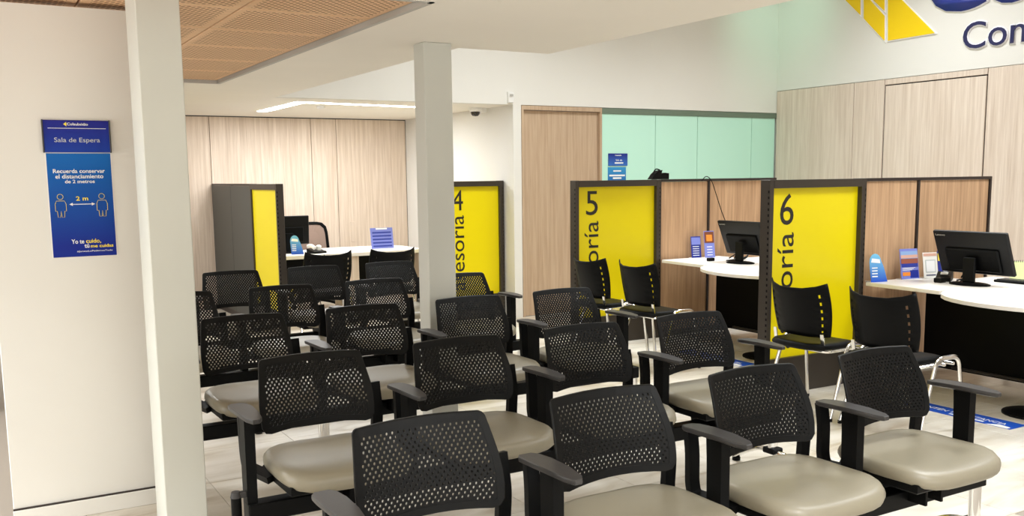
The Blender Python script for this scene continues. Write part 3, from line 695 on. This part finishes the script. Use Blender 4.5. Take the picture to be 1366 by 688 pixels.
sp = MB()
for i in range(16): sp.tube([(-.10+.0133*i, .054+.008*math.cos(a), .135+.008*math.sin(a)) for a in [2*math.pi*k/8 for k in range(9)]], .0015, 5)
sp = sp.build('spiral', BLKMET, sc_); sp['kind'] = 'stuff'
o = MB().cbox(-.15, .15, -.11, .11, 0, .028, .003).build('paper_stack', PAPER, loc=(6.62, 3.62, .741)); o.location = (6.35, 3.45, .741); tag(o, 'stack of white papers lying on the rounded desk lobe', 'papers')
o = MB().cbox(-.035, .035, -.022, .022, 0, .03, .006).build('desk_box', BLKMET, loc=(5.93, 6.55, .741)); tag(o, 'little black box before the leaflets on the desk of panel five', 'box')
cb = MB()
for k_ in range(3):
    cb.tube(bend([(6.22+.02*k_, 6.62-.05*k_, .746), (6.30, 6.58, .80+.03*k_), (6.33, 6.50-.03*k_, .86), (6.30, 6.45, .77), (6.18, 6.40+.04*k_, .748), (6.05, 6.47, .746)], .05), .006, 7)
o = cb.build('cable_bundle', BLKMET, smooth=True); tag(o, 'tangle of black cables beside the monitor by panel five', 'cables')
cb = MB()
for k_ in range(3):
    cb.tube(bend([(6.42, 4.36-.04*k_, .747), (6.38, 4.30, .80+.02*k_), (6.33, 4.24-.02*k_, .85), (6.30, 4.20, .77), (6.22, 4.26-.03*k_, .747)], .04), .006, 7)
o = cb.build('cable_bundle', BLKMET, smooth=True); tag(o, 'tangle of black cables under the monitor by panel six', 'cables')
o = MB().tube(bend([(6.14, 6.925, 1.47), (6.20, 6.925, 1.525), (6.26, 6.915, 1.47), (6.36, 6.88, 1.17), (6.42, 6.78, .90), (6.44, 6.70, .747)], .06), .004, 7).build('cable', BLKMET, smooth=True)
tag(o, 'thin black cable running down the oak panel behind the monitor by panel five', 'cable')
ph = thing('desk_phone', 'white and black telephone on the alcove desk by the monitor', 'telephone', (3.28, 9.80, .741), R(20))
MB().loft([[(x, -.07, 0) , (x, .07, 0), (x, .07, .05), (x, -.07, .02)] for x in (-.08, .08)]).build('body', BLACK, ph)
MB().tube(bend([(-.065, -.05, .06), (-.065, 0, .085), (-.065, .06, .075)], .03), .02, 10).build('handset', WPLAST, ph, True)
MB().lathe((.03, 0), [(.028, .03), (.03, .075), (.015, .085), (.002, .086)]).build('white_knob', WPLAST, ph, True)
cbl = MB().tube(bend([(3.30, 9.605, .735), (3.24, 9.60, .62), (3.20, 9.60, .42), (3.24, 9.60, .2)], .06), .005, 7).build('cable', ARMGREY, smooth=True); tag(cbl, 'grey cable hanging below the alcove desk edge', 'cable')
# dark bag over partition five
bg = thing('shoulder_bag', 'black curved bag lying on top of the partition of panel five', 'bag', (5.66, 6.985, 1.491))
def prism_y(pts, y0, y1): return MB().loft([[(x, y0, z) for x, z in pts], [(x, y1, z) for x, z in pts]])
prism_y([(-.10, 0), (.105, 0), (.105, .055), (.06, .060), (.015, .052), (.028, .085), (-.02, .078), (-.06, .05)], -.03, .035).build('body', BLACK, bg)
MB().tube(bend([(-.07, .0, .04), (-.03, 0, .10), (.02, 0, .085)], .03), .006, 7).build('strap', BLACK, bg)

# ------------------------------------------------------------------ signs
pq = thing('wall_plaque', 'blue wall plaque reading Sala de Espera above the poster', 'sign', (.474, 4.64, 1.66))
plq = MB().cbox(-.135, .135, -.012, 0, 0, .14, .003).build('plate', gradient_z('plaque_blue', srgb(30, 32, 134), srgb(20, 58, 158), 0, .14), pq)
MB().cbox(-.139, -.133, -.017, 0, -.002, .142, .002).build('side_rail', ARMGREY, pq); MB().cbox(.133, .139, -.017, 0, -.002, .142, .002).build('side_rail', ARMGREY, pq)
YD = -.012
text('brand_lettering', 'Colsubsidio', WINK, plq, (.005, YD, .117), (1, 0, 0), (0, 0, 1), .085, .012, .0015, bold=.02)
MB().loft([[(x, y, z) for x, z in ((-.052, .1225), (-.040, .113), (-.040, .132))] for y in (YD-.0015, YD)]).build('emblem', YINK, plq)
MB().box(-.115, .12, YD-.001, YD, .1035, .1055).build('print_line', WINK, plq)
text('lettering', 'Sala de Espera', GRYP, plq, (0, YD, .038), (1, 0, 0), (0, 0, 1), .185, .026, .0015)
po = thing('poster', 'blue distancing poster with two figure icons below the plaque', 'poster', (.474, 4.64, 1.197))
ps = MB().box(-.129, .133, -.003, 0, 0, .458).build('sheet', gradient_z('poster_blue', srgb(8, 100, 180), srgb(12, 36, 138), 0.05, .46), po)
MB().box(-.133, -.1292, -.002, 0, -.003, .462).box(.1332, .137, -.002, 0, -.003, .462).build('white_margin', PAPER, po)
X_, Z_ = (1, 0, 0), (0, 0, 1); YP = -.003
text('lettering', 'Recuerda conservar', WINK, ps, (.0, YP, .372), X_, Z_, .212, .018, .0012, bold=.02)
text('lettering', 'el distanciamiento', WINK, ps, (.0, YP, .348), X_, Z_, .196, .019, .0012, bold=.02)
text('lettering', 'de 2 metros', WINK, ps, (.0, YP, .327), X_, Z_, .122, .016, .0012, bold=.02)
text('lettering', '2 m', YINK, ps, (.004, YP, .250), X_, Z_, .05, .019, .0012, bold=.02)
def flat(pts, y0=YP-.0012, y1=YP): return MB().loft([[(x, y0, z) for x, z in pts], [(x, y1, z) for x, z in pts]])
ar = MB()
for pts in ([(-.038, .2325), (.046, .2325), (.046, .2355), (-.038, .2355)], [(-.050, .234), (-.036, .227), (-.036, .241)], [(.056, .234), (.042, .241), (.042, .227)]):
    m_ = flat(pts); ar.add(m_.v, m_.f)
ar.build('arrow', WINK, ps)
for cx in (-.085, .085):
    ico = MB()
    def stroke(p): ico.sweep([(cx+x, YP-.0006, z) for x, z in p], [(-.0007, -.0016), (.0007, -.0016), (.0007, .0016), (-.0007, .0016)])
    stroke([(.012*math.cos(2*math.pi*i/14), .268+.012*math.sin(2*math.pi*i/14)) for i in range(15)])
    stroke([(-.022, .205), (-.022, .236), (-.016, .25), (.016, .25), (.022, .236), (.022, .205), (.015, .205), (.013, .178), (.003, .178), (.0, .205), (-.003, .178), (-.013, .178), (-.015, .205), (-.022, .205)])
    ico.build('figure_icon', YINK, ps)
text('lettering', 'Yo te', WINK, ps, (-.052, YP, .058), X_, Z_, .052, .020, .0012, 'LEFT', bold=.02)
text('lettering', 'cuido,', YINK, ps, (.008, YP, .056), X_, Z_, .062, .022, .0012, 'LEFT', bold=.02)
text('lettering', 'tú', WINK, ps, (.0, YP, .038), X_, Z_, .02, .019, .0012, 'LEFT', bold=.02)
text('lettering', 'me cuidas', YINK, ps, (.026, YP, .038), X_, Z_, .095, .015, .0012, 'LEFT', bold=.02)
text('lettering', '#JuntosLoPodemosTodo', WINK, ps, (-.032, YP, .018), X_, Z_, .148, .009, .0012, 'LEFT')
# small sign on the glazing
gp = thing('wall_plaque', 'small blue plaque on the green glass', 'sign', (6.548, YF+.012, 1.64))
g1 = MB().cbox(-.135, .135, -.012, 0, 0, .14, .003).build('plate', gradient_z('plaque_blue_small', srgb(36, 40, 130), srgb(60, 110, 190), 0, .14), gp)
text('brand_lettering', 'Colsubsidio', WINK, g1, (.0, -.012, .112), X_, Z_, .09, .014, .0015, bold=.02)
text('lettering', 'Sala de', WINK, g1, (.01, -.012, .055), X_, Z_, .09, .02, .0015)
MB().box(-.05, .07, -.0135, -.012, .025, .04).build('print_line', WINK, g1)
gs = thing('poster', 'small blue notice on the green glass below the plaque', 'poster', (6.54, YF+.012, 1.17))
g2 = MB().box(-.13, .125, -.003, 0, 0, .455).build('sheet', gradient_z('notice_blue', srgb(60, 150, 205), srgb(26, 60, 150), .2, .46), gs)
for z0, z1, w_ in ((.405, .42, .055), (.352, .37, .11), (.322, .34, .06)): MB().box(-w_, w_, -.0045, -.003, z0, z1).build('print_line', WINK, g2)
MB().box(-.118, -.006, -.0045, -.003, .12, .305).build('white_box', PAPER, g2); MB().box(.002, .112, -.0045, -.003, .12, .305).build('white_box', PAPER, g2)
# logo on the right wall (coordinates y, z on the wall plane)
XW = XR-.004
def wall_poly(pts, d): return MB().loft([[(XW-d, y, z) for y, z in pts], [(XW-.0005, y, z) for y, z in pts]])
lg = thing('wall_emblem', 'yellow faceted arrow emblem on the white wall above the ash panels', 'logo', (XW, 7.2, 3.2))
def rel(o, c=(XW, 7.2, 3.2)):
    for v in o.data.vertices: v.co -= Vector(c)
    return o
def grow(pts, k):
    n = len(pts); out = []
    for i in range(n):
        a = Vector(pts[i-1]); b = Vector(pts[i]); d = Vector(pts[(i+1) % n]); e0 = (b-a).normalized(); e1 = (d-b).normalized()
        n0 = Vector((e0.y, -e0.x)); n1 = Vector((e1.y, -e1.x)); mm = (n0+n1).normalized(); out.append(tuple(b+mm*(k/max(.45, mm.dot(n0)))))
    return out
def sgn_area(p): return sum(p[i-1][0]*p[i][1]-p[i][0]*p[i-1][1] for i in range(len(p)))
for pts in ([(7.946, 3.681), (7.72, 3.642), (7.544, 3.48), (7.536, 3.307)], [(7.498, 3.542), (7.208, 3.248), (7.196, 2.982), (7.485, 3.26)],
            [(7.498, 3.561), (7.502, 3.635), (7.221, 3.511), (7.211, 3.304)], [(7.177, 3.564), (6.567, 2.979), (7.149, 2.974)]):
    if sgn_area(pts) < 0: pts = pts[::-1]
    f_ = rel(wall_poly(pts, .02).build('facet', SIGNYEL, lg)); rel(wall_poly(grow(pts, .012), .012).build('white_edge', SIGNEDGE, f_))
def wall_word(name, body, m, y0, z0, w, h, label, bold, edge):
    t = thing(name, label, 'lettering', (XW, y0, z0))
    a = text('letters', body, m, t, (0, 0, 0), (0, -1, 0), (0, 0, 1), w, h, .02, 'LEFT', bold=bold)
    b = text('white_edge', body, SIGNEDGE, a, (0, edge, -edge), (0, -1, 0), (0, 0, 1), w+2*edge, h+2*edge, .012, 'LEFT', bold=bold+.03)
    return t
wall_word('wall_lettering', 'Colsubsidio', SIGNBLUE, 6.66, 3.155, 4.55, .60, 'thick blue letters cut off by the photo top', .035, .02)
wall_word('wall_lettering', 'Con', SIGNNAVY, 6.235, 2.765, .66, .265, 'thin navy letters Con below the thick blue ones', .0, .012)
# floor stickers
def sticker(y0, y1, label):
    t = thing('floor_sticker', label, 'sticker', (5.40, (y0+y1)/2, 0), 0, 'floor stickers')
    L = (y1-y0)/2
    s = MB().prism([(-.09, -L), (.085, -L-.0), (.09, L), (-.085, L)], .0006, .0018).build('sheet', mat('sticker_blue', srgb(34, 84, 190), .3), t)
    text('lettering', 'MANTÉN TU DISTANCIA', WINK, s, (-.02, .0, .0018), (0, -1, 0), (1, 0, 0), L*1.6, .055, .0008)
    MB().box(-.06, -.04, -L*.5, L*.1, .0018, .0024).build('print_line', WINK, s)
    MB().prism([(-.088, -L+.02), (-.05, -L+.02), (-.035, -L+.10), (-.088, -L+.16)], .0018, .0026).build('white_corner', PAPER, s)
    return t
sticker(3.24, 4.02, 'blue distance sticker on the floor under the desk lobe by panel six')
sticker(5.50, 6.30, 'blue distance sticker on the floor under the desk lobe by panel five')

# ------------------------------------------------------------------ ceiling and wall fittings
led = thing('ceiling_light', 'bent white linear light recessed in the alcove ceiling', 'ceiling light', (3.012, 9.30, ZC))
MB().box(-.055, .055, 0.0, 1.40, -.004, .002).build('diffuser', LEDM, led)
d_ = MB().loft([[(-.055, -.05, z), (1.40, .13, z), (1.39, .23, z), (-.055, .05, z)] for z in (-.004, .002)]).build('diffuser', LEDM, led)
sr = MB().lathe((0, 0), [(.03, -.03), (.045, -.02), (.045, 0)]).build('smoke_detector', WPLAST, loc=(3.36, 9.72, ZC)); tag(sr, 'tiny white round detector on the alcove ceiling by the light', 'detector')
dc = thing('security_camera', 'white dome camera with dark bubble under the alcove ceiling', 'camera', (5.00, 9.35, ZC))
MB().lathe((0, 0), [(.075, 0), (.075, -.03), (.055, -.045)][::-1]).cbox(.04, .13, -.03, .03, -.05, 0, .004).build('housing', WPLAST, dc, True)
MB().lathe((0, 0), [(.004, -.095), (.03, -.09), (.048, -.07), (.052, -.045)]).build('dome', DOMEGL, dc, True)
ms = thing('motion_sensor', 'small white motion sensor at the corner above the door', 'sensor', (5.12, YF, 2.36))
MB().loft([[(-.03, 0, -.055), (.03, 0, -.055), (.035, 0, .06), (-.035, 0, .06)], [(-.028, -.03, -.05), (.024, -.045, -.05), (.03, -.05, .05), (-.032, -.03, .055)]]).build('body', WPLAST, ms)
MB().box(-.022, .018, -.049, -.0455, .012, .035).build('lens', GREYTRIM, ms)
